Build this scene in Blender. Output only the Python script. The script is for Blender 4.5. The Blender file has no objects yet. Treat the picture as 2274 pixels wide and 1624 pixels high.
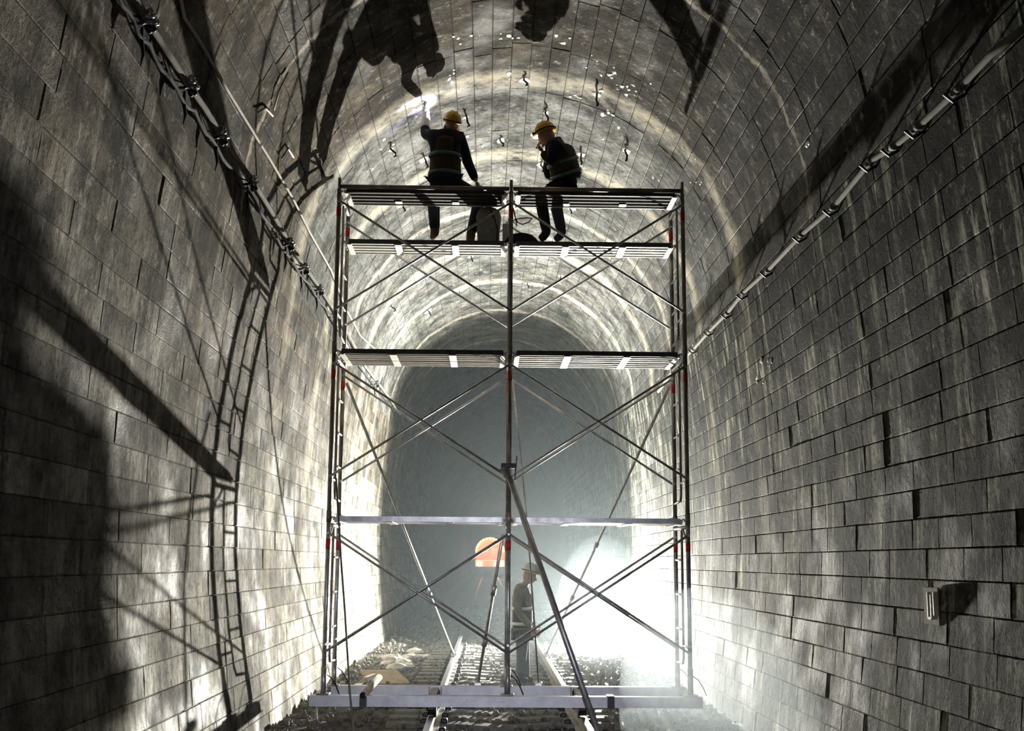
import bpy, bmesh, math, random
import numpy as np
from mathutils import Vector, Matrix, noise
rnd = random.Random(7)
S = bpy.context.scene
C = S.collection
# ------------------------------------------------------------------ camera
IW, IH, F = 2274, 1624, 2629.9
YAW, PITCH, ROLL = .0190, .1640, .0074
CAM = Vector((-.21, 0, 1.52))
def cam_axes():
    cy, sy, cp, sp = math.cos(YAW), math.sin(YAW), math.cos(PITCH), math.sin(PITCH)
    f = Vector((sy*cp, cy*cp, sp)); r = Vector((cy, -sy, 0)); u = r.cross(f)
    cr, sr = math.cos(ROLL), math.sin(ROLL)
    return f, cr*r+sr*u, -sr*r+cr*u
FW, RT, UP = cam_axes()
cam = bpy.data.objects.new('camera', bpy.data.cameras.new('camera'))
C.objects.link(cam); S.camera = cam
m = Matrix((RT, UP, -FW)).transposed().to_4x4(); m.translation = CAM
cam.matrix_world = m
cam.data.sensor_width = 36; cam.data.lens = 36*F/IW; cam.data.clip_end = 400
def at(x, y, Y):                       # the world point at depth Y on the line of sight of a measured photo point
    d = FW + RT*((x-IW/2)/F) + UP*((IH/2-y)/F)
    return CAM + d*(Y/d.y)
def proj(p):
    d = Vector(p)-CAM; z = d.dot(FW)
    return (IW/2+F*d.dot(RT)/z, IH/2-F*d.dot(UP)/z, z)
# ------------------------------------------------------------------ world, lights, exposure
w = bpy.data.worlds.new('world'); S.world = w; w.use_nodes = True
w.node_tree.nodes['Background'].inputs[0].default_value = (.02, .022, .025, 1)
w.node_tree.nodes['Background'].inputs[1].default_value = .15
S.view_settings.view_transform = 'Standard'; S.view_settings.look = 'None'
S.view_settings.exposure = 0; S.view_settings.gamma = 1; S.view_settings.use_curve_mapping = False
S.cycles.max_bounces = 5; S.cycles.diffuse_bounces = 1; S.cycles.glossy_bounces = 2
S.cycles.transmission_bounces = 2; S.cycles.volume_bounces = 0; S.cycles.transparent_max_bounces = 24
S.cycles.sample_clamp_indirect = 6; S.cycles.use_denoising = True; S.cycles.use_adaptive_sampling = True; S.cycles.adaptive_threshold = .08; S.cycles.adaptive_min_samples = 12
LPOS = Vector((2.16, 24.3, .36))
LDIR = Vector((-.30, -.94, .12)).normalized()
def light(name, kind, loc, power, col, direction=None, size=.1, spot=None, blend=.5):
    ld = bpy.data.lights.new(name, kind); ld.energy = power; ld.color = col
    o = bpy.data.objects.new(name, ld); C.objects.link(o); o.location = loc
    if kind == 'AREA': ld.size = size
    else: ld.shadow_soft_size = size
    if kind == 'SPOT': ld.spot_size = spot; ld.spot_blend = blend
    if direction is not None: o.rotation_euler = Vector(direction).to_track_quat('-Z', 'Y').to_euler()
    return o
light('floodlight_beam', 'AREA', LPOS+LDIR*.05, 4900, (1, .97, .88), LDIR, .13)
light('photographer_headlamp', 'SPOT', CAM+Vector((.05, -.05, .12)), 1300, (.84, .86, 1), None, .03, math.radians(30), 1).rotation_euler = Vector((.0, 12, -1.6)).to_track_quat('-Z', 'Y').to_euler()
light('photographer_lamp_spill', 'SPOT', CAM+Vector((.05, -.05, .12)), 70, (.84, .86, 1), (-.1, 1, .12), .02, math.radians(80), 1)
HAZE = .0027
# ------------------------------------------------------------------ helpers
class MB:
    def __init__(s): s.v = []; s.f = []
    def add(s, vs, fs):
        n = len(s.v); s.v += [tuple(v) for v in vs]; s.f += [tuple(i+n for i in f) for f in fs]; return s
    def box(s, a, b, M=None):
        x0, y0, z0 = a; x1, y1, z1 = b
        vs = [Vector(p) for p in ((x0,y0,z0),(x1,y0,z0),(x1,y1,z0),(x0,y1,z0),(x0,y0,z1),(x1,y0,z1),(x1,y1,z1),(x0,y1,z1))]
        if M: vs = [M@v for v in vs]
        return s.add(vs, ((0,3,2,1),(4,5,6,7),(0,1,5,4),(1,2,6,5),(2,3,7,6),(3,0,4,7)))
    def bevbox(s, c, size, b, M=None):
        hx, hy, hz = [q/2 for q in size]; vs = []; idx = {}
        for sx in (-1,1):
            for sy in (-1,1):
                for sz in (-1,1):
                    for ax in range(3):
                        p = [sx*(hx-b), sy*(hy-b), sz*(hz-b)]; p[ax] = (sx*hx, sy*hy, sz*hz)[ax]
                        idx[(sx,sy,sz,ax)] = len(vs); vs.append(Vector(p))
        bm = bmesh.new(); [bm.verts.new(v) for v in vs]
        bmesh.ops.convex_hull(bm, input=bm.verts)
        bm.verts.index_update()
        out = [ (M@v.co if M else v.co)+Vector(c) for v in bm.verts]; fs = [[v.index for v in f.verts] for f in bm.faces]; bm.free()
        return s.add(out, fs)
    def tube(s, pts, r, n=8, cap=True):
        pts = [Vector(p) for p in pts]; R = r if isinstance(r, (list, tuple)) else [r]*len(pts)
        rings = []; up = None
        for i, p in enumerate(pts):
            t = (pts[min(i+1, len(pts)-1)]-pts[max(i-1, 0)]).normalized()
            if up is None: up = Vector((0,0,1)) if abs(t.z) < .9 else Vector((1,0,0))
            a = t.cross(up).normalized(); b = a.cross(t).normalized(); up = b
            rings.append([p+(a*math.cos(2*math.pi*k/n)+b*math.sin(2*math.pi*k/n))*R[i] for k in range(n)])
        fs = [(i*n+k, i*n+(k+1)%n, (i+1)*n+(k+1)%n, (i+1)*n+k) for i in range(len(pts)-1) for k in range(n)]
        if cap: fs += [tuple(range(n))[::-1], tuple((len(pts)-1)*n+k for k in range(n))]
        return s.add([v for q in rings for v in q], fs)
    def lathe(s, prof, M=None, n=16):
        vs = []; L = len(prof)
        for r, z in prof:
            for k in range(n):
                v = Vector((r*math.cos(2*math.pi*k/n), r*math.sin(2*math.pi*k/n), z)); vs.append(M@v if M else v)
        fs = [(i*n+k, i*n+(k+1)%n, (i+1)*n+(k+1)%n, (i+1)*n+k) for i in range(L-1) for k in range(n)]
        fs += [tuple(range(n))[::-1], tuple((L-1)*n+k for k in range(n))]
        return s.add(vs, fs)
    def ball(s, c, r, jit=0, sub=1, seed=0):
        bm = bmesh.new(); bmesh.ops.create_icosphere(bm, subdivisions=sub, radius=1)
        r = r if isinstance(r, (tuple, list, Vector)) else (r, r, r)
        q = random.Random(seed) if seed else rnd; vs = []
        for v in bm.verts:
            k = 1+q.uniform(-jit, jit); vs.append(Vector((v.co.x*r[0], v.co.y*r[1], v.co.z*r[2]))*k+Vector(c))
        fs = [[v.index for v in f.verts] for f in bm.faces]; bm.free()
        return s.add(vs, fs)
    def build(s, name, mat, parent=None, smooth=False):
        off = Vector((0,0,0)); p = parent
        while p is not None: off += p.location; p = p.parent
        me = bpy.data.meshes.new(name)
        me.from_pydata([tuple(Vector(v)-off) for v in s.v], [], s.f); me.update()
        if mat: me.materials.append(mat)
        if smooth: me.polygons.foreach_set('use_smooth', [True]*len(me.polygons))
        o = bpy.data.objects.new(name, me); C.objects.link(o); o.parent = parent
        return o
def tag(o, label=None, cat=None, group=None, kind=None):
    for k, v in (('label', label), ('category', cat), ('group', group), ('kind', kind)):
        if v: o[k] = v
    return o
def thing(name, loc, label, cat, group=None):
    o = bpy.data.objects.new(name, None); C.objects.link(o); o.location = loc; o.empty_display_size = .2
    return tag(o, label, cat, group)
def copy_tree(o, parent=None):
    c = o.copy(); C.objects.link(c); c.parent = parent
    for ch in list(o.children): copy_tree(ch, c)
    return c
# ------------------------------------------------------------------ materials
class NT:
    def __init__(s, name):
        s.m = bpy.data.materials.new(name); s.m.use_nodes = True; s.t = s.m.node_tree; s.b = s.t.nodes['Principled BSDF']
    def n(s, typ, **kw):
        q = s.t.nodes.new(typ)
        for k, v in kw.items():
            if k.startswith('i_'): q.inputs[k[2:].replace('_', ' ')].default_value = v
            else: setattr(q, k, v)
        return q
    def l(s, a, b): s.t.links.new(a, b)
    def val(s, x, sock):
        if hasattr(x, 'is_output'): s.l(x, sock)
        else: sock.default_value = x
    def math(s, op, a, b=0., clamp=False):
        q = s.n('ShaderNodeMath', operation=op, use_clamp=clamp); s.val(a, q.inputs[0]); s.val(b, q.inputs[1]); return q.outputs[0]
    def pos(s):
        if not hasattr(s, 'g'): s.g = s.n('ShaderNodeNewGeometry')
        return s.g.outputs['Position']
    def noise(s, scale, detail=4, rough=.6, stretch=(1, 1, 1), off=(0, 0, 0), dist=0):
        mp = s.n('ShaderNodeMapping'); mp.inputs['Scale'].default_value = stretch; mp.inputs['Location'].default_value = off
        s.l(s.pos(), mp.inputs[0]); q = s.n('ShaderNodeTexNoise', i_Scale=scale, i_Detail=detail, i_Roughness=rough, i_Distortion=dist)
        s.l(mp.outputs[0], q.inputs['Vector']); return q.outputs['Fac']
    def ramp(s, x, stops):
        q = s.n('ShaderNodeValToRGB'); e = q.color_ramp.elements
        while len(e) < len(stops): e.new(.5)
        for i, (p, c) in enumerate(stops):
            e[i].position = p; e[i].color = (c, c, c, 1) if not isinstance(c, tuple) else (*c, 1)
        s.val(x, q.inputs[0]); return q.outputs[0]
    def rng(s, x, a, b, c=0., d=1.):
        q = s.n('ShaderNodeMapRange'); q.inputs[1].default_value = a; q.inputs[2].default_value = b; q.inputs[3].default_value = c; q.inputs[4].default_value = d
        s.val(x, q.inputs[0]); return q.outputs[0]
    def mix(s, f, a, b, mode='MIX'):
        q = s.n('ShaderNodeMix', data_type='RGBA', blend_type=mode); s.val(f, q.inputs[0])
        for x, k in ((a, 6), (b, 7)):
            if isinstance(x, tuple): q.inputs[k].default_value = (*x, 1)
            else: s.l(x, q.inputs[k])
        return q.outputs[2]
    def bump(s, h, strength=.5, dist=.01):
        q = s.n('ShaderNodeBump'); q.inputs['Strength'].default_value = strength; q.inputs['Distance'].default_value = dist
        s.l(h, q.inputs['Height']); s.l(q.outputs[0], s.b.inputs['Normal'])
    def set(s, col=None, rough=None, metal=None, spec=None):
        for x, k in ((col, 'Base Color'), (rough, 'Roughness'), (metal, 'Metallic'), (spec, 'Specular IOR Level')):
            if x is None: continue
            if isinstance(x, tuple): s.b.inputs[k].default_value = (*x, 1)
            else: s.val(x, s.b.inputs[k])
        return s.m
def plain(name, c, rough=.6, metal=0, var=.25, scale=14, bump=.2):
    t = NT(name); f = t.noise(scale)
    d = tuple(q*(1-var) for q in c); e = tuple(min(1, q*(1+var)) for q in c)
    t.bump(t.noise(scale*5, 3), bump, .004)
    return t.set(t.mix(t.rng(f, .3, .7), d, e), rough, metal)
def emis(name, c, k):
    t = NT(name); t.b.inputs['Emission Color'].default_value = (*c, 1); t.b.inputs['Emission Strength'].default_value = k
    return t.set(c, .5)
def lining(name, side, joint=False):
    """stained, weathered lining; side: left / right / vault"""
    t = NT(name)
    a1 = t.n('ShaderNodeAttribute', attribute_type='OBJECT', attribute_name='tone').outputs['Fac']
    a2 = t.n('ShaderNodeAttribute', attribute_type='GEOMETRY', attribute_name='tone').outputs['Fac']
    tone = t.math('ADD', a1, a2)
    sep = t.n('ShaderNodeSeparateXYZ'); t.l(t.pos(), sep.inputs[0]); Y, Z = sep.outputs[1], sep.outputs[2]
    big = t.noise(.55, 5, .62, off=(3, 1, 7), dist=.4); mid = t.noise(2.4, 6, .68); fine = t.noise(17, 6, .75)
    grit = t.noise(60, 3, .7)
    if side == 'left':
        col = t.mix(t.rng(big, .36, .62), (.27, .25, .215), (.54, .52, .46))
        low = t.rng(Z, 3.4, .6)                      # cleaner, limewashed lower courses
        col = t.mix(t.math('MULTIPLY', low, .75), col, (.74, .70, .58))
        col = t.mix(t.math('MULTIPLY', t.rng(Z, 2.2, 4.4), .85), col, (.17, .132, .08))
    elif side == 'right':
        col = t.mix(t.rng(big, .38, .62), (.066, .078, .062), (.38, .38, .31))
        col = t.mix(t.math('MULTIPLY', t.rng(Z, 1.2, 3.3), .92), col, (.022, .024, .017))  # weak light high on this wall, painted into the colour
        col = t.mix(t.math('MULTIPLY', t.rng(t.noise(.9, 4, .6, off=(9, 4, 2)), .5, .68), .55), col, (.10, .15, .085))
    else:
        col = t.mix(t.rng(big, .36, .64), (.058, .046, .030), (.18, .146, .098))
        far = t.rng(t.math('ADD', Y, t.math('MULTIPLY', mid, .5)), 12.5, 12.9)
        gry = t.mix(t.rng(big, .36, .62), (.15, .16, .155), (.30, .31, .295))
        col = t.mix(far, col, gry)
        near_right_shade = t.math('MULTIPLY', t.rng(t.math('ADD', sep.outputs[0], t.math('MULTIPLY', big, 1.2)), .8, 2.1), t.rng(Y, 13.5, 10.5))  # light falloff on the near right vault, painted as a darker colour
        col = t.mix(t.math('MULTIPLY', near_right_shade, .86), col, (.02, .018, .013))
    tint = t.noise(1.1, 4, .6, off=(11, 3, 6))
    col = t.mix(t.math('MULTIPLY', t.rng(tint, .52, .66), .6), col, (.15, .10, .05), 'SOFT_LIGHT')
    col = t.mix(t.math('MULTIPLY', t.rng(tint, .48, .34), .55), col, (.10, .17, .09), 'SOFT_LIGHT')
    # vertical run-off streaks
    st = t.noise(5, 5, .62, (1, 1.5, .16) if side != 'vault' else (.6, .9, .6), (1, 2, 3))
    st2 = t.noise(11, 4, .6, (1, 1.4, .12) if side != 'vault' else (1, 1, 1), (5, 2, 3))
    amt = {'left': .55, 'right': .75, 'vault': .45}[side]
    lite = {'left': (.86, .83, .72), 'right': (.95, .94, .76), 'vault': (.46, .42, .34)}[side]
    col = t.mix(t.math('MULTIPLY', t.rng(st, *((.53, .66) if side != 'right' else (.52, .60))), amt), col, lite)
    col = t.mix(t.math('MULTIPLY', t.rng(st2, .52, .64), .75 if side != 'left' else .5), col, (.075, .075, .065))
    gm = t.rng(mid, .37, .63, .18, 1.55) if side != 'left' else t.rng(mid, .37, .63, .30, 1.42)
    q = t.n('ShaderNodeCombineColor'); [t.l(gm, q.inputs[i]) for i in range(3)]; col = t.mix(1., col, q.outputs[0], 'MULTIPLY')
    # speckled soot and lime
    col = t.mix(t.math('MULTIPLY', t.rng(fine, .51, .61), .8 if side != 'left' else .6), col, (.035, .032, .026))
    col = t.mix(t.math('MULTIPLY', t.rng(t.noise(9, 6, .75, off=(4, 4, 9)), .57, .68), .8), col, (.66, .62, .52))
    # block-to-block variation
    hs = t.n('ShaderNodeHueSaturation'); hs.inputs['Saturation'].default_value = 1; t.l(t.rng(tone, 0, 1, *({'left': (.34, .96), 'right': (.28, 1.0), 'vault': (.58, .82)}[side])), hs.inputs['Value']); t.l(col, hs.inputs['Color']); col = hs.outputs[0]
    # lime crust along the ring joints of the casting lengths
    edge = t.math('MULTIPLY', t.math('SUBTRACT', t.noise(1.6, 5, .7, off=(2, 8, 1)), .5), .55)
    band = None
    for yj, wd in ((9.7, .05), (12.55, .26), (15.05, .22), (17.4, .12), (19.6, .22), (22.2, .16), (24.9, .14), (28.4, .14)):
        d = t.math('ABSOLUTE', t.math('SUBTRACT', t.math('ADD', Y, edge), yj))
        b = t.rng(d, wd*1.25, wd*.35)
        band = b if band is None else t.math('MAXIMUM', band, b)
    brk = t.rng(t.noise(3.2, 5, .7, off=(0, 0, 5)), .36, .58)
    col = t.mix(t.math('MULTIPLY', t.math('MULTIPLY', band, brk), {'vault': .8, 'left': .4, 'right': .22}[side]), col, (.72, .66, .52))
    if joint: col = t.mix(.62 if side != 'vault' else .3, col, (.03, .03, .026))
    h = t.math('ADD', t.math('MULTIPLY', fine, .7), t.math('MULTIPLY', mid, 1.6)); h = t.math('ADD', h, t.math('MULTIPLY', grit, .35))
    t.bump(h, .8 if side != 'vault' else .7, .022)
    wet = t.rng(t.noise(1.3, 4, .6, off=(7, 7, 7)), .48, .64, .90, .72 if side == 'right' else .55)
    return t.set(col, wet, 0, {'right': .06, 'left': .15, 'vault': .2}[side])
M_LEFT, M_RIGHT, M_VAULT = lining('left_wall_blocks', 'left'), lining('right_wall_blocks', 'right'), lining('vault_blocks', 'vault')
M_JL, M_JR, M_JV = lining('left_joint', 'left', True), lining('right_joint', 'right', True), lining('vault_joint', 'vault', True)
M_STEEL = plain('galvanised_steel', (.52, .52, .53), .38, .75, .35, 9)
M_STEEL2 = plain('worn_steel', (.30, .27, .25), .45, .6, .5, 6)
M_BEAM = plain('painted_channel', (.60, .60, .64), .42, .3, .18, 7)
M_RED = plain('red_paint', (.62, .03, .02), .45, 0, .2)
M_ALU = plain('perforated_deck', (.78, .76, .70), .5, .2, .12, 10)
M_DARKWOOD = plain('dark_plank_boards', (.035, .028, .02), .85, 0, .4, 8)  # very dark brown boards of the top planks
M_DECKDARK = plain('deck_edge', (.10, .10, .09), .6, .2, .3)
M_RAIL = plain('rail_steel', (.34, .31, .28), .42, .7, .4, 5)
M_RAILTOP = plain('rail_head', (.75, .74, .72), .28, .9, .1)
M_CONC = plain('sleeper_concrete', (.22, .215, .19), .85, 0, .35, 8, .6)
M_BALLAST = plain('ballast', (.18, .162, .138), .85, 0, .55, 11, .7)
M_MUD = plain('track_bed', (.125, .11, .092), .9, 0, .5, 3, .9)
M_BLACK = plain('black_rubber', (.012, .012, .013), .85, 0, .2)
M_DARKMET = plain('dark_iron', (.035, .033, .032), .42, .5, .3)
M_CHROME = plain('glazed_insulator', (.75, .74, .80), .14, .9, .1)
M_WHITE = plain('white_insulator', (.80, .80, .78), .16, 0, .1)
M_PIPE = plain('grey_pipe', (.19, .18, .145), .9, 0, .3, 5)
M_ROPE = plain('pale_rope', (.55, .50, .42), .8, 0, .2, 30)
M_LIME = plain('lime_deposit', (.88, .86, .80), .3, 0, .08, 20, .6)
M_SKIN = plain('skin', (.42, .26, .18), .55, 0, .1)
M_JACKET = plain('navy_jacket', (.014, .016, .03), .9, 0, .3)
M_TROUSER = plain('dark_trousers', (.012, .015, .026), .9, 0, .3)
M_VEST = plain('olive_vest', (.05, .034, .012), .8, 0, .3)
M_VESTY = plain('safety_vest', (.04, .034, .012), .8, 0, .3)
M_REFL = plain('lit_reflective_tape', (.72, .72, .76), .4, 0, .1)  # bright copy of the tape, returned lamp light put into the colour
M_TAPE = plain('dim_reflective_tape', (.10, .16, .17), .5, 0, .1)  # dim copy of the tape, its unlit look put into the colour
M_HELM = plain('yellow_helmet', (.72, .40, .03), .38, 0, .08)
M_HELMP = plain('pale_helmet', (.62, .57, .44), .4, 0, .1)
M_BOOT = plain('brown_boots', (.12, .06, .03), .7, 0, .2)
M_GLOVE = plain('white_glove', (.80, .80, .80), .9, 0, .08)
M_WOOD = plain('pale_timber', (.66, .56, .40), .75, 0, .2, 12)
M_SACK = plain('woven_sack', (.30, .285, .25), .9, 0, .25, 18, .5)
M_TIN = plain('grey_tin', (.50, .52, .56), .45, .2, .12)
M_ORANGE = plain('orange_paint', (.85, .36, .20), .5, 0, .1, 2, 0)
M_GLASS = plain('dark_glass', (.02, .02, .03), .1, 0, .1)
M_STONE = plain('rubble', (.60, .57, .50), .85, 0, .3, 9, .8)
M_TAN = plain('tan_board', (.46, .35, .23), .8, 0, .25, 6)
M_LAMP = emis('floodlight_diodes', (1, .97, .9), 120)
M_LED = emis('headlamp_glow', (.8, .85, 1), 25)
M_LEDO = emis('warm_headlamp_glow', (1, .62, .22), 12)
M_CARLAMP = emis('work_car_lamps', (1, .5, .28), 40)
M_CARLAMPW = emis('work_car_white_lamps', (1, .85, .75), 50)
# ------------------------------------------------------------------ tunnel shell
CX, RAD, ZS = .09, 2.42, 4.43
def half(z):                                          # half width of the side walls at height z
    return RAD - .0*((ZS-z)/4.7)**2 + .20*math.sin(max(0, (ZS-z))/4.7*math.pi)
NW, NA = 24, 37
ZB = -.38
prof_l = [(CX-half(ZB+(ZS-ZB)*i/NW), ZB+(ZS-ZB)*i/NW) for i in range(NW+1)]
prof_r = [(2*CX-x, z) for x, z in prof_l]
prof_v = [(CX-RAD*math.cos(math.pi*i/NA), ZS+RAD*math.sin(math.pi*i/NA)) for i in range(NA+1)]
def on_lining(x, y, off=0.):                          # where the line of sight of a photo point meets the lining
    d = FW + RT*((x-IW/2)/F) + UP*((IH/2-y)/F); t = 1.
    while t < 200:
        p = CAM+d*t
        out = (abs(p.x-CX) > half(p.z)-off) if p.z < ZS else (math.hypot(p.x-CX, p.z-ZS) > RAD-off)
        if out: return p
        t += .01 + t*.0005
    return p
def inward(p):
    if p.z < ZS: return Vector((1 if p.x < CX else -1, 0, 0))
    return Vector((CX-p.x, 0, ZS-p.z)).normalized()
def shell(name, prof, mat, off):
    ys = [-7, 0, 5, 10, 15, 20, 25, 30, 40, 60, 90, 160]; b = MB(); n = len(prof); vs = []
    for y in ys:
        for x, z in prof:
            p = Vector((x, y, z)); vs.append(p-inward(p)*off)
    fs = [(i*n+k, i*n+k+1, (i+1)*n+k+1, (i+1)*n+k) for i in range(len(ys)-1) for k in range(n-1)]
    b.add(vs, fs)
    return tag(b.build(name, mat), kind='structure')
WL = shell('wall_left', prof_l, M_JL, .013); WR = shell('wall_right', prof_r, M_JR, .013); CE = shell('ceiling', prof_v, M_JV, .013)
def block_mesh(name, mat, seed, rough):
    """one unit block, thickness along z; a face with broken arrises"""
    q = random.Random(seed); vs = []
    def ring(ix, iy, z, j):
        return [(x+q.uniform(-j, j), y*1.+q.uniform(-j, j)*.4, z+q.uniform(-1, 1)*rough) for x, y in ((-ix, -iy), (0, -iy), (ix, -iy), (ix, 0), (ix, iy), (0, iy), (-ix, iy), (-ix, 0))]
    vs += ring(.5, .5, -1, 0); vs += ring(.5, .5, -.25, .0); vs += ring(.493, .472, 0, .006)
    vs.append((0, 0, q.uniform(-.02, .04)))
    fs = [(r*8+k, r*8+(k+1) % 8, (r+1)*8+(k+1) % 8, (r+1)*8+k) for r in range(2) for k in range(8)]
    fs += [(16+k, 16+(k+1) % 8, 24) for k in range(8)]
    return vs, fs
TH = .014
def blockwork(parent, prof, mat, mode, name='stone_block'):
    seed = {'left': 11, 'right': 22, 'vault': 33}[mode]; q = random.Random(seed)
    units = [block_mesh('b', mat, seed*100+i, .025) for i in range(8)]
    meshes = []
    for i, (vs, fs) in enumerate(units):
        me = bpy.data.meshes.new(name); me.from_pydata(vs, [], fs); me.materials.append(mat); meshes.append(me)
    items = []
    for k in range(len(prof)-1):
        a, b = Vector((prof[k][0], 0, prof[k][1])), Vector((prof[k+1][0], 0, prof[k+1][1]))
        c = (a+b)/2; up = (b-a).normalized(); hgt = (b-a).length; nin = Vector((-up.z, 0, up.x)); nin = nin if nin.dot(inward(c)) > 0 else -nin
        step = {'left': 1.22, 'right': .62, 'vault': 1.22}[mode]
        y = 3.2 + (q.uniform(-.04, .04) if mode != 'right' else (k % 2)*.31+q.uniform(-.08, .08))
        if mode == 'left' and k % 5 == 3: y += .6
        while y < 44:
            L = step*(1+(q.uniform(-.03, .03) if mode != 'right' else q.uniform(-.28, .28)))
            if mode == 'left' and q.random() < .18: L *= .55
            dn = (.45 if mode == 'right' else 1)*q.uniform(-.0035, .003)+(q.uniform(-.006, 0) if q.random() < .06 else 0)
            items.append((c+Vector((0, y+L/2, 0))+nin*dn, up, nin, hgt-.007*q.uniform(.4, 1.3), L-.008*q.uniform(.4, 1.4), q.random()**1.2, q.randrange(8)))
            y += L
    def vis(it):
        x, yy, z = proj(it[0]); return z > 1 and -60 < x < IW+60 and -40 < yy < IH+40
    near = sorted([i for i in range(len(items)) if vis(items[i])], key=lambda i: items[i][0].y)[:300]
    ns = set(near); SV, SF, ST = [], [], []
    for i, (c, up, nin, hg, L, tone, u) in enumerate(items):
        M = Matrix((Vector((0, 1, 0))*L, up*hg, nin*TH)).transposed().to_4x4(); M.translation = c
        if i in ns:
            o = bpy.data.objects.new(name, meshes[u]); C.objects.link(o); o.parent = parent; o.matrix_local = M; o['tone'] = tone
        else:
            vs, fs = units[u]; n = len(SV); SV += [tuple(M@Vector(v)) for v in vs]; SF += [tuple(j+n for j in f) for f in fs]; ST += [tone]*len(fs)
    me = bpy.data.meshes.new('block_courses'); me.from_pydata(SV, [], SF); me.materials.append(mat)
    me.attributes.new('tone', 'FLOAT', 'FACE').data.foreach_set('value', ST)
    o = bpy.data.objects.new('block_courses', me); C.objects.link(o); o.parent = parent; o['kind'] = 'stuff'
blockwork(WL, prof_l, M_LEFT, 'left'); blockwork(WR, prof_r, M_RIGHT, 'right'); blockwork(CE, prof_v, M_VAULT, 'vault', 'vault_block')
# ------------------------------------------------------------------ floor, track
GZ = -.20
def ground(x, y):
    e = 0
    if x < -1.35: e = .06*min(1, (-1.35-x)/.6)
    return GZ+e+.035*noise.noise((x*1.7, y*1.3, 0))+.02*noise.noise((x*6, y*5, 3))
b = MB(); nx, xs = 56, [-2.6+5.5*i/55 for i in range(56)]
ys = [-7+i*1.0 for i in range(17)]+[10+.12*i for i in range(1, 130)]+[26+.5*i for i in range(0, 60)]+[60, 80, 110, 160]
b.add([(x, y, ground(x, y)) for y in ys for x in xs], [(j*nx+i, j*nx+i+1, (j+1)*nx+i+1, (j+1)*nx+i) for j in range(len(ys)-1) for i in range(nx-1)])
tag(b.build('floor', M_MUD, None, True), kind='structure')
rp = [(-.066, -.152), (.066, -.152), (.066, -.14), (.01, -.125), (.009, -.05), (.034, -.036), (.036, -.005), (.028, 0), (-.028, 0), (-.036, -.005), (-.034, -.036), (-.009, -.05), (-.01, -.125), (-.066, -.14)]
for sx, lab in ((-.7525, 'left steel rail running down the tunnel under the scaffold'), (.7525, 'right steel rail beside the floodlit ballast')):
    r = thing('rail', (sx, -6, 0), lab, 'rail', 'track rails')
    n = len(rp); vs = [(sx+x, y, z-.002) for y in (-6, 150) for x, z in rp]
    MB().add(vs, [(k, (k+1) % n, n+(k+1) % n, n+k) for k in range(n)]+[tuple(range(n))[::-1], tuple(range(n, 2*n))]).build('rail_body', M_RAIL, r)
    MB().box((sx-.027, -6, -.002), (sx+.027, 150, .0015)).build('running_surface', M_RAILTOP, r)
proto = None
ORD = 'first second third fourth fifth sixth seventh eighth ninth tenth eleventh twelfth thirteenth fourteenth fifteenth sixteenth seventeenth eighteenth nineteenth twentieth'.split()
for i in range(44):
    y = 10.6+.56*i
    if proto is None:
        proto = thing('sleeper', (0, y, -.2), 'concrete sleeper across the track bed between the ballast', 'sleeper', 'sleepers under the rails')
        bb = MB(); prof = [(-.13, -.10), (.13, -.10), (.12, .045), (-.12, .045)]
        xs2 = (-1.25, -.5, 0, .5, 1.25); dz = (0, 0, -.03, 0, 0)
        vs = [(x, y+py, -.2+pz+(d if pz > 0 else 0)) for x, d in zip(xs2, dz) for py, pz in prof]
        bb.add(vs, [(j*4+k, j*4+(k+1) % 4, j*4+4+(k+1) % 4, j*4+4+k) for j in range(4) for k in range(4)]+[(3, 2, 1, 0), (16, 17, 18, 19)])
        bb.build('tie_body', M_CONC, proto)
        for sx in (-.86, -.645, .645, .86):
            MB().bevbox((sx, y, -.135), (.07, .09, .05), .012).build('rail_clip', M_DARKMET, proto)
        s = proto
    else: s = copy_tree(proto)
    if i < 4: s['label'] = f'{ORD[i]} concrete sleeper in front of the trolley, counted from the bottom edge'
    elif i-4 < 20: s['label'] = f'{ORD[i-4]} concrete sleeper counted from below the rear trolley beam into the tunnel'
    else: s['label'] = 'distant concrete sleeper dissolving into the haze'
    s.location = (rnd.uniform(-.02, .02), y, -.2+rnd.uniform(-.012, .01)); s.rotation_euler = (0, 0, rnd.uniform(-.012, .012))
b = MB(); bm = bmesh.new(); bmesh.ops.create_icosphere(bm, subdivisions=1, radius=1)
IV = [v.co.copy() for v in bm.verts]; IF = [[v.index for v in f.verts] for f in bm.faces]; bm.free()
for (y0, y1, dens, smin, smax) in ((10.3, 15, 95, .016, .045), (15, 24, 70, .02, .05), (24, 44, 16, .03, .06)):
    for k in range(int((y1-y0)*4.9*dens)):
        x, y = rnd.uniform(-2.27, 2.42), rnd.uniform(y0, y1)
        if abs(abs(x)-.7525) < .09: continue
        ph = ((y-10.6+.14) % .56)
        if abs(x) < 1.26 and ph < .28: continue
        if x > .9 or (abs(x) < 1.3): pass
        elif rnd.random() < .45: continue
        s = rnd.uniform(smin, smax); z = ground(x, y)+s*.35+(.02 if abs(x) < 1.3 else .03*rnd.random())
        if x > .95: z += .05*rnd.random()
        R = Matrix.Rotation(rnd.uniform(0, 6.3), 3, Vector((rnd.random()-.5, rnd.random()-.5, rnd.random()-.5)))
        sc = Vector((s*rnd.uniform(.8, 1.4), s*rnd.uniform(.7, 1.1), s*rnd.uniform(.5, .9)))
        b.add([R@Vector((v.x*sc.x, v.y*sc.y, v.z*sc.z))*rnd.uniform(.85, 1.1)+Vector((x, y, z)) for v in IV], IF)
tag(b.build('ballast', M_BALLAST), 'loose grey ballast stones spread over the track bed', 'ballast', kind='stuff')
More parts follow.
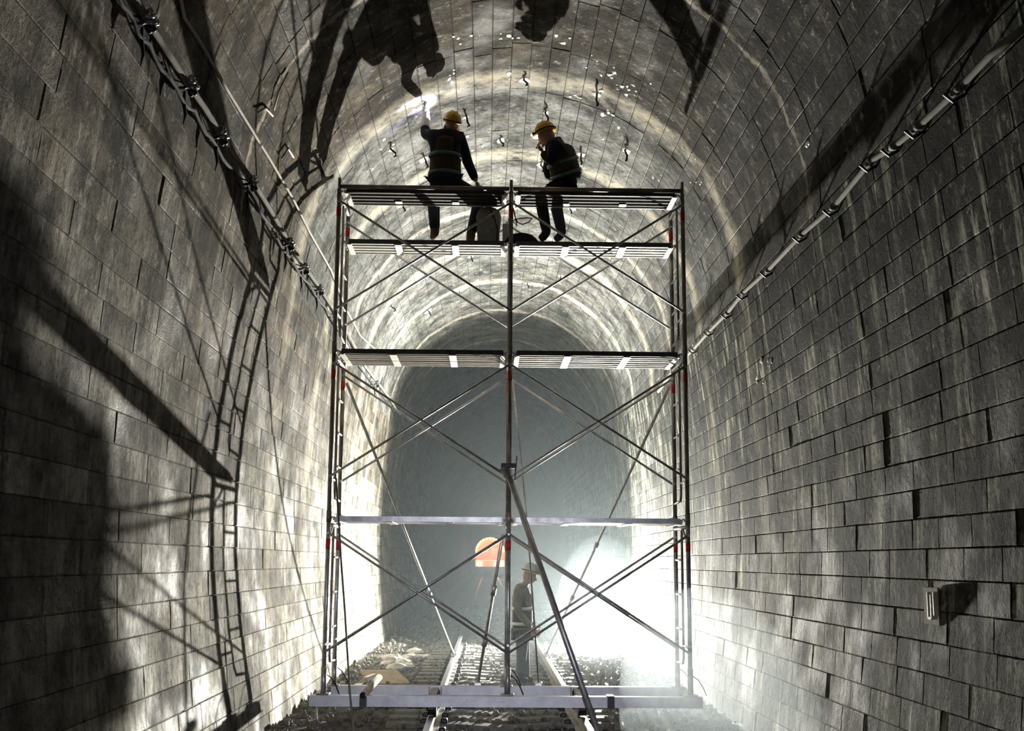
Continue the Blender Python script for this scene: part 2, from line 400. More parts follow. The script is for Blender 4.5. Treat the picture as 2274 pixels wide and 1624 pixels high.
# ------------------------------------------------------------------ scaffold tower
SY0, SY1 = 12.17, 12.99; BX = 1.83; LV = [.25, 1.93, 3.675, 5.42]
sc = thing('scaffold_tower', (0, 12.58, 0), 'tall steel frame scaffold tower standing on the track trolley', 'scaffold')
def rounded(pts): return pts
for ix, x in enumerate((-BX, 0, BX)):
    for k in range(3):
        z0, z1 = LV[k], LV[k+1]
        fr = thing('frame', (x, 12.58, z0), None, None); fr.location = Vector((x, 12.58, z0))-sc.location; fr.parent = sc
        for yy in (SY0, SY1):
            MB().tube([(x, yy, z0+(.08 if k else 0)), (x, yy, z1-.004)], .023, 10).build('post', M_STEEL2 if k != 0 else M_STEEL, fr, True)  # brighter steel on the lowest lift paints the light on its posts
            MB().tube([(x, yy, z1-.30), (x, yy, z1-.20)], .0245, 10).build('red_band', M_RED, fr, True)
            if k == 2: MB().tube([(x, yy, z1-.02), (x, yy, z1+.125)], .017, 8).build('joint_pin', M_STEEL2, fr, True)
            else: MB().tube([(x, yy, z1-.03), (x, yy, z1+.085)], .027, 10).build('coupling_sleeve', M_STEEL2, fr, True)
            for zz in (z0+.44, z1-.14): MB().bevbox((x, yy-.02, zz), (.03, .05, .03), .006).build('brace_lug', M_STEEL, fr)
        yi = 12.56
        MB().tube([(x, SY0, z1-.05), (x, SY1, z1-.05)], .021, 8).build('top_bar', M_STEEL, fr, True)
        MB().tube([(x, SY0, z0+.42), (x, yi, z0+.42)], .013, 6).build('lower_bar', M_STEEL, fr, True)
        MB().tube([(x, yi, z1-.06), (x, yi, z0+.30), (x, yi+.04, z0+.24), (x, SY1, z0+.22)], .0135, 8).build('inner_tube', M_STEEL2, fr, True)
        for r in range(3):
            zr = z0+.58+r*.36; MB().tube([(x, yi, zr), (x, SY1, zr)], .012, 6).build('rung', M_STEEL, fr, True)
        MB().tube([(x, SY0, z1-.32), (x, SY0+.1, z1-.18), (x, yi-.08, z1-.07)], .012, 6).build('gusset_tube', M_STEEL, fr, True)
for k in range(3):
    for xa in (-BX, 0):
        for yy, s in ((SY0-.035, -1), (SY1+.035, 1)):
            br = thing('cross_brace', (xa+BX/2, yy, LV[k]+1), None, None); br.location = Vector((xa+BX/2, yy, LV[k]+1))-sc.location; br.parent = sc
            za, zb = LV[k]+.44, LV[k+1]-.14
            if k == 0: za = .62
            MB().tube([(xa+.01, yy, za), (xa+BX-.01, yy, zb)], .0125, 8).build('brace_bar', M_STEEL, br, True)
            MB().tube([(xa+.01, yy+s*.014, zb), (xa+BX-.01, yy+s*.014, za)], .0125, 8).build('brace_bar', M_STEEL, br, True)
            MB().tube([(xa+BX/2, yy-.03, (za+zb)/2), (xa+BX/2, yy+.03, (za+zb)/2)], .013, 8).build('pivot_bolt', M_STEEL, br, True)
# trolley base
for yy, nm in ((12.10, 'front'), (13.05, 'rear')):
    bb = MB(); x0, x1 = -1.95, 1.93
    bb.box((x0, yy-.05, .10), (x1, yy-.042, .205)); bb.box((x0, yy-.042, .197), (x1, yy+.05, .205)); bb.box((x0, yy-.042, .10), (x1, yy+.05, .108))
    bb.build('base_beam', M_BEAM, sc)
for x in (-1.9, -.7525, .7525, 1.88):
    MB().box((x-.04, 12.15, .11), (x+.04, 13.0, .19)).build('tie_beam', M_STEEL2, sc)
for sx in (-.7525, .7525):
    for yy in (12.22, 12.95):
        wh = MB().lathe([(.095, -.05), (.095, -.035), (.075, -.03), (.072, .035), (.03, .04)], Matrix.Translation((sx, yy, .077))@Matrix.Rotation(math.pi/2*(1 if sx > 0 else -1), 4, 'Y'), 18)
        wh.build('flanged_wheel', M_DARKMET, sc)
        MB().box((sx-.07, yy-.03, .08), (sx-.058, yy+.03, .2)).box((sx+.058, yy-.03, .08), (sx+.07, yy+.03, .2)).build('wheel_bracket', M_STEEL2, sc)
for x in (-BX, 0, BX):
    for yy in (SY0, SY1):
        MB().tube([(x, yy, .2), (x, yy, .47)], .029, 12).build('jack_sleeve', M_STEEL, sc, True)
        MB().bevbox((x, yy, .212), (.13, .13, .014), .003).build('base_plate', M_STEEL2, sc)
        MB().tube([(x+.02, yy, .40), (x+.08, yy, .36), (x+.13, yy, .28), (x+.16, yy, .21)], .005, 5).build('jack_handle', M_BLACK, sc)
for x in (-1.42, 1.02):
    MB().box((x-.035, 12.035, .095), (x+.035, 12.047, .215)).box((x-.035, 12.047, .205), (x+.035, 12.2, .213)).build('beam_strap', M_DARKMET, sc)
MB().tube([(-1.87, 12.04, .10), (-1.875, 12.035, .04), (-1.865, 12.03, -.02)], .012, 6).build('strap_tail', M_ROPE, sc)
# decks
def deck(x0, x1, y0, y1, z, label, group, nslot=4, wood=False):
    d = thing('scaffold_deck', ((x0+x1)/2, (y0+y1)/2, z), label, 'scaffold plank', group)
    q = (y1-y0)/nslot
    for i in range(nslot):
        gp = -.0005 if wood else .021
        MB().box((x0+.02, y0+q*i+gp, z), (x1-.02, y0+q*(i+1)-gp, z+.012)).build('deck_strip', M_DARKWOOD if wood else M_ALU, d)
    for i in range(nslot+1):
        yy = min(max(y0+q*i, y0+.004), y1-.004); MB().box((x0+.02, yy-.004, z-.012), (x1-.02, yy+.004, z+.04)).build('stiffening_rib' if 0 < i < nslot else 'side_rail', (M_DARKWOOD if wood else M_ALU) if 0 < i < nslot else (M_DECKDARK if z > 2 and i == 0 else (M_STEEL if z < 2 else M_ALU)), d)  # dark front rails, bright rear and lowest rails: light painted by material
    L = x1-x0
    for t in (.30, .66): MB().box((x0+L*t, y0+(.28 if wood else .01), z-.022), (x0+L*t+.075, y0+.36 if wood else y1-.01, z-.013)).build('cross_stiffener', M_ALU, d)
    for xx in (x0, x1-.05): MB().box((xx, y0+.004, z-.022), (xx+.05, y1-.004, z+.02)).build('end_channel', M_ALU, d)
    for xx, s in ((x0, -1), (x1, 1)):
        for yy in (y0+.09, y1-.09):
            MB().tube([(xx, yy, z+.0), (xx+s*.012, yy, z+.03), (xx+s*.03, yy, z+.035), (xx+s*.048, yy, z+.01)], .010, 6).build('hook', M_WHITE if False else M_STEEL, d, True)
for x0, x1, sd in ((-BX+.05, -.05, 'left'), (.05, BX-.05, 'right')):
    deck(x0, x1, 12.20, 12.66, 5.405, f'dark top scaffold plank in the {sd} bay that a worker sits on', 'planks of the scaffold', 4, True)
    deck(x0, x1, 12.52, 12.97, 4.93, f'perforated scaffold plank under the feet of the worker in the {sd} bay', 'planks of the scaffold')
    for y0, y1, fb in ((12.20, 12.575, 'front'), (12.59, 12.965, 'rear')):
        deck(x0, x1, y0, y1, 3.66, f'bright perforated plank at mid height, {sd} bay, {fb} one of the pair', 'planks of the scaffold', 3)
        deck(x0, x1, y0, y1, 1.925, f'plank on the lowest lift seen edge-on, {sd} bay, {fb} one of the pair', 'planks of the scaffold', 3)
# guardless ledger tubes lying along the front of the top lift
for x0, x1, sd in ((-BX, -.02, 'left'), (.02, BX, 'right')):
    tag(MB().tube([(x0, SY0+.02, 5.455), (x1, SY0+.02, 5.455)], .024, 8).build('ledger_tube', M_STEEL2, None, True), f'dark horizontal tube along the front edge of the top plank, {sd} bay', 'scaffold tube', 'ledger tubes of the top lift')
# props and guys
pr = thing('diagonal_prop', at(1133, 1030, 12.08), 'thick grey diagonal prop tube clamped to the middle post', 'scaffold tube')
top, bot = at(1131, 1060, 12.08), at(1336, 1650, 10.95)
MB().tube([top, bot], .03, 12).build('prop_tube', M_STEEL, pr, True)
c0 = at(1130, 1035, 12.1)
MB().bevbox(c0, (.16, .06, .05), .008).build('clamp_plate', M_DARKMET, pr)
MB().tube([c0+Vector((-.05, -.01, -.02)), c0+Vector((-.02, -.02, -.1)), top], [.05, .04, .03], 10).build('clamp_body', M_STEEL2, pr)
MB().tube([c0+Vector((.08, -.02, .10)), c0+Vector((.06, -.02, -.15))], .009, 6).build('clamp_bolt', M_STEEL, pr)
def rod(name, a, b_, r, mat, label, coup=(), bend=None):
    o = thing(name, a, label, 'tube'); a, b_ = Vector(a), Vector(b_)
    MB().tube([a, b_] if bend is None else [a, bend, b_], r, 8).build('tube', mat, o, True)
    for t in coup:
        c = a.lerp(b_, t); d = (b_-a).normalized(); MB().tube([c-d*.06, c+d*.06], r*1.7, 8).build('coupler', M_STEEL, o, True)
    e = b_; MB().bevbox(e, (.09, .09, .05), .01).build('rail_clamp', M_STEEL, o)
rod('guy_tube', (-1.79, 13.02, 3.45), (-.74, 19.6, .03), .018, M_STEEL, 'bright thin guy tube from the left rear post down to the left rail', (.7,))
rod('guy_tube', (1.79, 13.02, 3.45), (.76, 19.8, .03), .018, M_STEEL, 'bright thin guy tube from the right rear post down to the right rail', (.5, .72))
rod('guy_tube', (-.05, 13.06, 1.80), at(1061, 1519, 14.5), .020, M_STEEL, 'shiny thin tube leaning from the middle post towards the left rail', (.35, .7))
rod('guy_tube', (.05, 13.06, 3.5), at(1196, 1520, 14.6), .011, M_STEEL, 'thin slightly bent rod from the middle plank down past the standing worker', (.8,), at(1172, 1180, 13.6))
# hanging cable on the left
pts = [at(746, 1062, 12.1), at(752, 1150, 12.05), at(757, 1240, 12.02), at(766, 1360, 12.0), at(772, 1460, 11.98), at(777, 1540, 11.9), at(783, 1600, 11.55), at(786, 1650, 11.25)]
tag(MB().tube(pts, .011, 6).build('hanging_cable', M_PIPE, None, True), 'thin grey cable hanging down the left side of the scaffold to the ground', 'cable')
pw = thing('pipe_offcut', at(805, 1548, 12.0), 'short pale pipe lying aslant over the front trolley beam', 'pipe')
p0, p1 = at(806, 1545, 12.0), at(842, 1505, 12.75)
MB().tube([p0, p1], .035, 12).build('pipe_body', M_WOOD, pw, True)
MB().tube([p0+(p0-p1).normalized()*.03, p0], [.02, .034], 10).build('dark_end', M_BLACK, pw, True)
bl = thing('timber_offcut', (-1.5, 13.4, -.1), 'pale splintered timber lying behind the trolley beam at left', 'timber')
MB().tube([at(782, 1527, 13.2), at(812, 1512, 13.7)], [.02, .035], 5).build('timber_body', M_WOOD, bl)
MB().tube([at(812, 1512, 13.7), at(833, 1505, 13.9)], [.045, .05], 6).build('cut_end', M_WHITE, bl)
# ------------------------------------------------------------------ vault hooks with lime deposits
hooks = [((1213, 246), .17, 'above the right-hand worker'), ((1326, 205), .2, 'high on the vault, right of the right-hand worker'), ((1392, 330), .2, 'on the right haunch above the right bay'),
 ((1034, 256), .16, 'just right of the helmet of the left-hand worker'), ((867, 328), .12, 'on the left haunch left of the raised arm'), ((941, 350), .15, 'beside the waist of the left-hand worker'),
 ((1112, 308), .09, 'at the crown between the two seated workers'), ((1291, 340), .18, 'behind the back of the right-hand worker'), ((1203, 362), .13, 'in front of the chest of the right-hand worker'),
 ((890, 452), .12, 'below the top plank in the left bay'), ((1268, 460), .09, 'below the top plank right of the workers'), ((1045, 568), .1, 'below the second plank, left of the middle post'), ((1172, 628), .1, 'right of the middle post below the second plank'),
 ((1246, 612), .1, 'below the second plank in the right bay'), ((1165, 172), .07, 'at the crown on the ring joint'), ((950, 690), .1, 'on the far vault left of the middle post'), ((868, 300+380), .1, 'on the far left haunch between the crossed braces')]
def patch(center, size, seed, mat, parent, name='lime_deposit', thick=.012, asp=1.):
    q = random.Random(seed); nrm = inward(center); ty = Vector((0, 1, 0)); tx = ty.cross(nrm)
    n = 12; vs = []; rr = [q.uniform(.55, 1.15) for _ in range(n)]
    for lay, (s, h) in enumerate(((1, -.02), (.95, thick*.4), (.6, thick), (.0, thick*1.2))):
        if s == 0: vs.append(center+nrm*h); break
        for k in range(n):
            a = 2*math.pi*k/n; vs.append(center+tx*(math.cos(a)*size*rr[k]*s)+ty*(math.sin(a)*size*asp*rr[k]*s)+nrm*(h+q.uniform(-.2, .2)*thick))
    fs = [(r*n+k, r*n+(k+1) % n, (r+1)*n+(k+1) % n, (r+1)*n+k) for r in range(2) for k in range(n)]+[(2*n+k, 2*n+(k+1) % n, 3*n) for k in range(n)]
    return MB().add(vs, fs).build(name, mat, parent, True)
for i, ((px, py), L, where) in enumerate(hooks):
    p = on_lining(px, py); nrm = inward(p)
    L *= .62; h = thing('vault_hook', p, f'rusty black iron hook in the vault {where}', 'hook')
    s = 1 if i % 2 else -1
    down = Vector((0, 0, -1))
    pts = [p-nrm*.02, p+nrm*.03+Vector((s*.008, 0, 0)), p+nrm*.05+down*L*.35+Vector((-s*.01, 0, 0))+Vector((.02, 0, 0)), p+nrm*.06+down*L*.7+Vector((.03, 0, 0)), p+nrm*.05+down*L+Vector((.012, 0, 0))]
    MB().tube(pts, [.011, .012, .013, .014, .012], 7).build('hook_rod', M_DARKMET, h, True)
    patch(p+Vector((0, .05, 0)), .04+.05*rnd.random(), i+5, M_LIME, h, asp=1.6)
# white lime encrustations on the vault; two clusters paint the floodlight's glint
lm = [((1008, 158), .08), ((1005, 172), .06), ((1036, 325), .15), ((1055, 330), .11), ((1325, 150), .12), ((1345, 168), .10), ((1375, 185), .13), ((1395, 196), .08), ((1140, 172), .06), ((1250, 88), .07), ((1020, 88), .09), ((1140, 80), .08),
      ((1345, 255), .20), ((1365, 280), .13), ((1268, 212), .07), ((865, 325), .10), ((1690, 850), .05), ((1704, 808), .07), ((825, 375), .06), ((1405, 540), .1), ((1458, 395), .06), ((1543, 348), .035), ((1545, 402), .035), ((1790, 325), .03), ((1113, 320), .09)]
for i, ((px, py), s) in enumerate(lm):
    q = random.Random(900+i)
    for j in range(3+int(s*30)):
        p = on_lining(px+q.gauss(0, s*170), py+q.gauss(0, s*110))
        patch(p, q.uniform(.008, .03)+s*.09*q.random(), 40+i*17+j, M_LIME, CE if p.z > ZS else (WL if p.x < CX else WR), 'lime_and_glint_patch', .006, q.uniform(.8, 2.2))
# ------------------------------------------------------------------ left cable run with insulators
def along(pts, off, sub=6):
    out = []
    P = [on_lining(x, y, off) for x, y in pts]
    for a, c in zip(P[:-1], P[1:]):
        for k in range(sub): out.append(a.lerp(c, k/sub))
    return out+[P[-1]]
cable_px = [(262, -80), (300, -8), (330, 50), (372, 115), (420, 190), (455, 240), (492, 300), (530, 358), (560, 400), (600, 465), (640, 535), (672, 585), (705, 632), (740, 685), (775, 745), (812, 815), (862, 880), (905, 950)]
cb = along(cable_px, .10, 3)
tag(MB().tube(cb, .020, 10).build('wall_cable', M_PIPE, None, True), 'thick grey conduit running along the left haunch of the tunnel', 'cable')
cb2 = [p+Vector((-.03, 0, -.07-.05*abs(math.sin(i*.9)))) for i, p in enumerate(cb)]
tag(MB().tube(cb2, .013, 8).build('sagging_wire', M_BLACK, None, True), 'thin black wire sagging just below the thick conduit at left', 'cable')
thin_px = [(395, -40), (410, 40), (452, 105), (505, 200), (560, 290), (600, 355), (650, 440), (690, 520), (735, 600), (770, 690), (800, 745), (860, 800)]
tag(MB().tube(along(thin_px, .03, 4), .012, 8).build('pale_wire', M_ROPE, None, True), 'pale thin wire higher up on the left haunch than the conduit', 'cable')
ins = [(325, 42, 'nearest the top left corner'), (418, 186, 'second from the top left corner'), (488, 298, 'third from the top left corner'), (556, 402, 'fourth, at the dark shadow band'), (640, 538, 'fifth, left of the top of the scaffold'), (674, 592, 'sixth, left of the scaffold'), (708, 640, 'seventh, close beside the scaffold post'), (745, 700, 'eighth, behind the left scaffold posts'), (835, 850, 'farthest one, seen through the scaffold')]
for i, (px, py, wh) in enumerate(ins):
    p = on_lining(px, py, .10); q = on_lining(px-10, py+4, 0); nrm = inward(p)
    t = thing('insulator_bracket', q, f'shiny insulator bracket on the left conduit, {wh}', 'bracket', 'insulator brackets along the left conduit')
    MB().tube([p-nrm*.14+Vector((0, 0, -.05)), p-nrm*.02+Vector((0, 0, -.03)), p+nrm*.03+Vector((0, 0, .0))], .011, 6).build('bracket_arm', M_DARKMET, t)
    for j, (dy, dz, r) in enumerate(((-.05, .012, .032), (.0, -.02, .036), (.05, .0, .03), (-.01, -.065, .028))):
        g = MB(); c = p+nrm*.035+Vector((0, dy, dz))
        g.lathe([(.008, -.03), (r*.9, -.022), (r, -.006), (r*.55, .004), (r*.8, .014), (r*.4, .03)], Matrix.Translation(c)@Matrix.Rotation(.5*j, 4, 'Y'), 12).build('insulator', M_CHROME if j < 3 else M_DARKMET, t, True)
    MB().tube([p+Vector((-.02, 0, -.05)), p+Vector((-.03, .03, -.12)), p+Vector((-.02, .05, -.2)), p+Vector((-.03, .04, -.27))], [.009, .014, .01, .003], 6).build('dangling_tail', M_BLACK, t)
    MB().tube([p-nrm*.02, p-nrm*.1+Vector((0, 0, .02)), p-nrm*.2+Vector((0, 0, .01))], .006, 5).build('stay_wire', M_BLACK, t)
for i, (pts) in enumerate(([(608, 245), (618, 205), (640, 160)], [(572, 250), (590, 240), (606, 258)], [(625, 352), (640, 330), (652, 350)])):
    P = [on_lining(x, y, .03) for x, y in pts]
    tag(MB().tube(P, .009, 6).build('loose_wire', M_ROPE, None, True), ['pale loose wire end standing up on the left haunch', 'pale curl of wire left of the shadow band', 'small pale wire hook near the tower top'][i], 'wire')
# right pipe with couplings
pipe_px = [(2330, 20), (2200, 120), (2130, 195), (2040, 280), (1985, 325), (1935, 355), (1850, 460), (1780, 520), (1705, 600), (1650, 650), (1615, 695), (1575, 735), (1540, 775), (1500, 815), (1462, 870)]
P = [on_lining(x, y, .07) for x, y in pipe_px]
pp = thing('wall_pipe', P[3], 'long weathered pipe with couplings running along the right wall', 'pipe')
MB().tube(P, .022, 12).build('pipe_run', M_PIPE, pp, True)
for i in range(2, len(P)-1):
    d = (P[i+1]-P[i]).normalized(); MB().tube([P[i]-d*.05, P[i]+d*.05], .028, 12).build('pipe_coupling', M_PIPE, pp, True)
    n_ = inward(P[i]); MB().tube([P[i]-n_*.08+d*.1, P[i]+d*.1+Vector((0, 0, -.045)), P[i]+n_*.05+d*.1], .012, 6).build('pipe_hanger', M_DARKMET, pp)
# plaque on the right wall
c = on_lining(2072, 1346); pq = thing('wall_plaque', c, 'small pale plaque with vertical characters on the right wall', 'sign')
cw = Vector((c.x-.008, c.y, c.z))
MB().bevbox(cw, (.012, .26, .24), .003).build('plaque_board', plain('plaque', (.42, .40, .32), .8), pq)
for dy, z0, z1 in ((-.05, -.06, .09), (.0, -.08, .07), (.055, -.085, .085)):
    MB().box((cw.x-.0095, cw.y+dy-.009, cw.z+z0), (cw.x-.0055, cw.y+dy+.009, cw.z+z1)).build('painted_stroke', M_WHITE, pq)
MB().box((cw.x-.0095, cw.y-.0, cw.z-.088), (cw.x-.0055, cw.y+.055, cw.z-.072)).build('painted_stroke', M_WHITE, pq)
# ------------------------------------------------------------------ floodlight
fl = thing('floodlight', (LPOS.x, LPOS.y, GZ), 'glaring work floodlight on a low stand at the foot of the right wall', 'lamp')
Mf = LDIR.to_track_quat('Z', 'Y').to_matrix().to_4x4(); Mf.translation = LPOS-LDIR*.03
MB().box((-.14, -.11, -.05), (.14, .11, .03), Mf).build('housing', M_DARKMET, fl)
MB().box((-.065, -.065, .03), (.065, .065, .036), Mf).build('lamp_face', M_LAMP, fl)
for s in (-1, 1): MB().tube([Mf@Vector((s*.15, 0, -.01)), LPOS+Vector((s*.12, 0, -.2)), (LPOS.x+s*.2, LPOS.y, GZ+.02)], .012, 6).build('stand_leg', M_DARKMET, fl)
MB().tube([(LPOS.x-.2, LPOS.y, GZ+.02), (LPOS.x+.2, LPOS.y, GZ+.02)], .012, 6).build('stand_foot', M_DARKMET, fl)
# ------------------------------------------------------------------ rubble, board
for i, (px, py, s) in enumerate([(870, 1462, .15), (893, 1468, .13), (905, 1455, .11), (880, 1478, .12), (921, 1443, .12), (936, 1449, .09), (903, 1475, .1), (948, 1449, .08), (862, 1470, .09), (915, 1452, .1)]):
    Y = 1.70*F/(py-1245)*.985; p = at(px, py, Y); p.z = ground(p.x, p.y)+s*.4
    tag(MB().ball(p, (s*1.3, s, s*.65), .18, 2, 60+i).build('rubble_stone', M_STONE), ['large pale lump at the left of the rubble heap','flat pale lump in the middle of the rubble heap','pale lump at the back of the rubble heap','front lowest lump of the rubble heap','pale lump of the farther heap, left one','small lump of the farther heap, right one','lump at the right foot of the near rubble heap','smallest pale lump farthest right of the heap','leftmost small lump of the rubble heap','lump between the near and the farther heap'][i], 'stone', 'rubble heap left of the track')
p = at(855, 1492, 17.2); tb = thing('board_offcut', (p.x, p.y, GZ), 'flat tan board lying on the ground left of the track', 'board')
Mb = Matrix.Translation((p.x, p.y, GZ+.09))@Matrix.Rotation(.3, 4, 'Z')@Matrix.Rotation(.12, 4, 'X')
MB().box((-.26, -.45, -.02), (.26, .45, .02), Mb).build('board_panel', M_TAN, tb); MB().box((-.24, .1, -.12), (.2, .2, -.02), Mb).build('batten', M_WOOD, tb)
# ------------------------------------------------------------------ distant rail work car
RY = 118.
rc = thing('rail_work_car', (0, RY, 0), 'orange rail work car with glowing lamps far down the tunnel', 'rail vehicle')
def archp(hw, h, zb, n=18, r=None):
    r = r or hw*.95; pts = [(-hw, zb)]
    for i in range(n+1):
        a = math.pi*(1-i/n); pts.append((hw*math.cos(a), h-r+r*math.sin(a)))
    return pts+[(hw, zb)]
def slab(prof, y0, y1):
    n = len(prof); return MB().add([(x, y, z) for y in (y0, y1) for x, z in prof], [(k, (k+1) % n, n+(k+1) % n, n+k) for k in range(n)]+[tuple(range(n))[::-1], tuple(range(n, 2*n))])
slab(archp(1.45, 3.85, 1.0), RY, RY+9).build('car_body', M_ORANGE, rc)
MB().box((-1.3, RY+.1, .35), (1.3, RY+8, 1.0)).build('underframe', M_DARKMET, rc)
for sx in (-.62, .62): MB().bevbox((sx, RY-.02, 2.35), (1.0, .08, .9), .03).build('windscreen', plain('warm_pane', (.5, .2, .1), .3), rc)
MB().box((-1.42, RY-.05, 1.55), (1.42, RY, 1.62)).build('body_stripe', M_WHITE, rc)
for sx in (-.7, .7): MB().lathe([(.16, 0), (.2, .05), (.2, .3)], Matrix.Translation((sx, RY, .8))@Matrix.Rotation(math.pi/2, 4, 'X'), 14).build('buffer', M_DARKMET, rc)
for sx in (-.75, .75):
    for yy in (1.5, 6.5): MB().lathe([(.4, -.06), (.42, .0), (.4, .06)], Matrix.Translation((sx, RY+yy, .42))@Matrix.Rotation(math.pi/2, 4, 'Y'), 16).build('wheel', M_DARKMET, rc)
for i in range(13):
    a = math.pi*(.02+.96*i/12); MB().ball((1.36*math.cos(a), RY-.08, 2.48+1.28*math.sin(a)), .065, 0, 1, 3).build('roof_lamp', M_CARLAMP, rc)
for sx in (-1.05, .75, 1.1): MB().ball((sx, RY-.12, 1.2), .11, 0, 2, 3).build('headlamp', M_CARLAMPW, rc)
light('added_car_fill', 'SPOT', (0, RY-6, 3.2), 2200, (1, .5, .3), (0, 1, -.14), .2, math.radians(34), .5)  # added spot hanging ahead of the car to light its face
# ------------------------------------------------------------------ workers
def skin(verts, edges, radii, sub=2):
    me = bpy.data.meshes.new('s'); me.from_pydata([tuple(v) for v in verts], edges, []); o = bpy.data.objects.new('s', me); C.objects.link(o)
    o.modifiers.new('k', 'SKIN'); sk = me.skin_vertices[0].data if me.skin_vertices else None
    if sk is None:
        bm = bmesh.new(); bm.from_mesh(me); bm.verts.layers.skin.verify(); bm.to_mesh(me); bm.free(); sk = me.skin_vertices[0].data
    # one root per connected piece
    par = list(range(len(verts)))
    def find(a):
        while par[a] != a: a = par[a]
        return a
    for a, b_ in edges: par[find(a)] = find(b_)
    seen = set()
    for i, r in enumerate(radii):
        sk[i].radius = r if isinstance(r, tuple) else (r, r); g = find(i); sk[i].use_root = g not in seen; seen.add(g)
    s_ = o.modifiers.new('b', 'SUBSURF'); s_.levels = sub; s_.render_levels = sub
    dg = bpy.context.evaluated_depsgraph_get(); dg.update(); ev = o.evaluated_get(dg); em = ev.to_mesh()
    vs = [v.co.copy() for v in em.vertices]; fs = [tuple(p.vertices) for p in em.polygons]; ev.to_mesh_clear()
    bpy.data.objects.remove(o); bpy.data.meshes.remove(me)
    return vs, fs
def chain(pts, rs, V, E, R, start=None):
    prev = start
    for p, r in zip(pts, rs):
        V.append(Vector(p)); R.append(r); i = len(V)-1
        if prev is not None: E.append((prev, i))
        prev = i
    return prev
def hand(wrist, elbow, V, E, R, curl=.5, side=1, palm_n=None):
    d = (wrist-elbow).normalized(); n = palm_n or (d.cross(Vector((0, 0, 1))) if abs(d.z) < .9 else Vector((1, 0, 0))); n = (n-d*n.dot(d)).normalized(); w_ = d.cross(n)
    i = chain([wrist, wrist+d*.045, wrist+d*.085], [.024, (.036, .020), (.040, .018)], V, E, R)
    for k, L in enumerate((.07, .08, .075, .06)):
        o_ = w_*((k-1.5)*.021); b0 = wrist+d*.075+o_
        p1 = b0+d*L*.5; p2 = p1+(d*math.cos(curl)+n*math.sin(curl))*L*.35; p3 = p2+(d*math.cos(curl*2)+n*math.sin(curl*2))*L*.3
        chain([b0, p1, p2, p3], [.0095, .0092, .0085, .0075], V, E, R)
    b0 = wrist+d*.03+w_*side*-.028; chain([b0, b0+d*.025-w_*side*.03, b0+d*.05-w_*side*.035+n*.02], [.012, .0105, .009], V, E, R)
def head_mesh(c, face, up=Vector((0, 0, 1))):
    """skull with jaw, nose, lips, eye hollows and ears; c = centre, face = direction"""
    f = Vector(face).normalized(); r = f.cross(up).normalized(); u = r.cross(f)
    bm = bmesh.new(); bmesh.ops.create_uvsphere(bm, u_segments=24, v_segments=18, radius=1)
    vs = []
    for v in bm.verts:
        x, y, z = v.co                                # x right, y forward, z up
        sx, sy, sz = x*.076, y*.096, z*.115
        if z < 0: sx *= 1+.28*z; sy *= 1+.10*z
        if y > .5:
            g = lambda a, b_, s: math.exp(-((x-a)**2+(z-b_)**2)/s)
            sy += .024*g(0, -.18, .012)+.012*g(0, -.02, .012)-.010*(g(.36, .05, .02)+g(-.36, .05, .02))+.006*g(0, -.5, .02)+.01*g(0, -.8, .03)
        vs.append(Vector(c)+r*sx+f*sy+u*sz)
    fs = [[v.index for v in q.verts] for q in bm.faces]; bm.free()
    b_ = MB().add(vs, fs)
    for s in (-1, 1): b_.ball(Vector(c)+r*(s*.078)-f*.005-u*.01, (.016, .02, .03), 0, 2, 5)
    return b_
def helmet(c, face, tilt, mat, parent, up=Vector((0, 0, 1)), lampmat=None):
    f = Vector(face).normalized(); r = f.cross(up).normalized(); u = r.cross(f)
    M = Matrix((r, f, u)).transposed().to_4x4()@Matrix.Rotation(tilt, 4, 'X')@Matrix.Scale(.9, 4); M.translation = Vector(c)
    sh = MB(); prof = [(.128, .045), (.132, .05), (.122, .058), (.120, .09), (.108, .13), (.082, .163), (.045, .182), (.005, .188)]
    n = 24; vs = []
    for rr, z in prof:
        for k in range(n):
            a = 2*math.pi*k/n; x, y = rr*math.cos(a)*.9, rr*math.sin(a)*1.08
            if z < .055 and y > .06: y += .035*min(1, (y-.06)/.06); z2 = z-.008
            else: z2 = z
            vs.append(M@Vector((x, y, z2)))
    L = len(prof); fs = [(i*n+k, i*n+(k+1) % n, (i+1)*n+(k+1) % n, (i+1)*n+k) for i in range(L-1) for k in range(n)]+[tuple((L-1)*n+k for k in range(n)), tuple(range(n))[::-1]]
    h = sh.add(vs, fs).build('helmet', mat, parent, True)
    rd = MB()
    for dx in (-.028, 0, .028): rd.tube([M@Vector((dx, -.11, .10)), M@Vector((dx, -.07, .172)), M@Vector((dx, 0, .192)), M@Vector((dx, .07, .172)), M@Vector((dx, .11, .10))], .005, 6)
    rd.build('helmet_ridge', mat, h, True)
    lp = MB().bevbox((0, 0, 0), (.06, .04, .045), .008); lp.v = [tuple(M@(Vector(v)+Vector((0, .145, .075)))) for v in lp.v]; lamp = lp.build('headlamp', M_DARKMET, parent)
    lc = M@Vector((0, .168, .075))
    MB().ball(lc, .017, 0, 2, 4).build('lamp_lens', lampmat or M_LED, lamp, True)
    MB().tube([M@Vector((.125*.9*math.cos(a), .128*1.08*math.sin(a), .068)) for a in [math.pi*2*i/24 for i in range(25)]], .006, 5).build('lamp_strap', M_BLACK, lamp, True)
    return lc
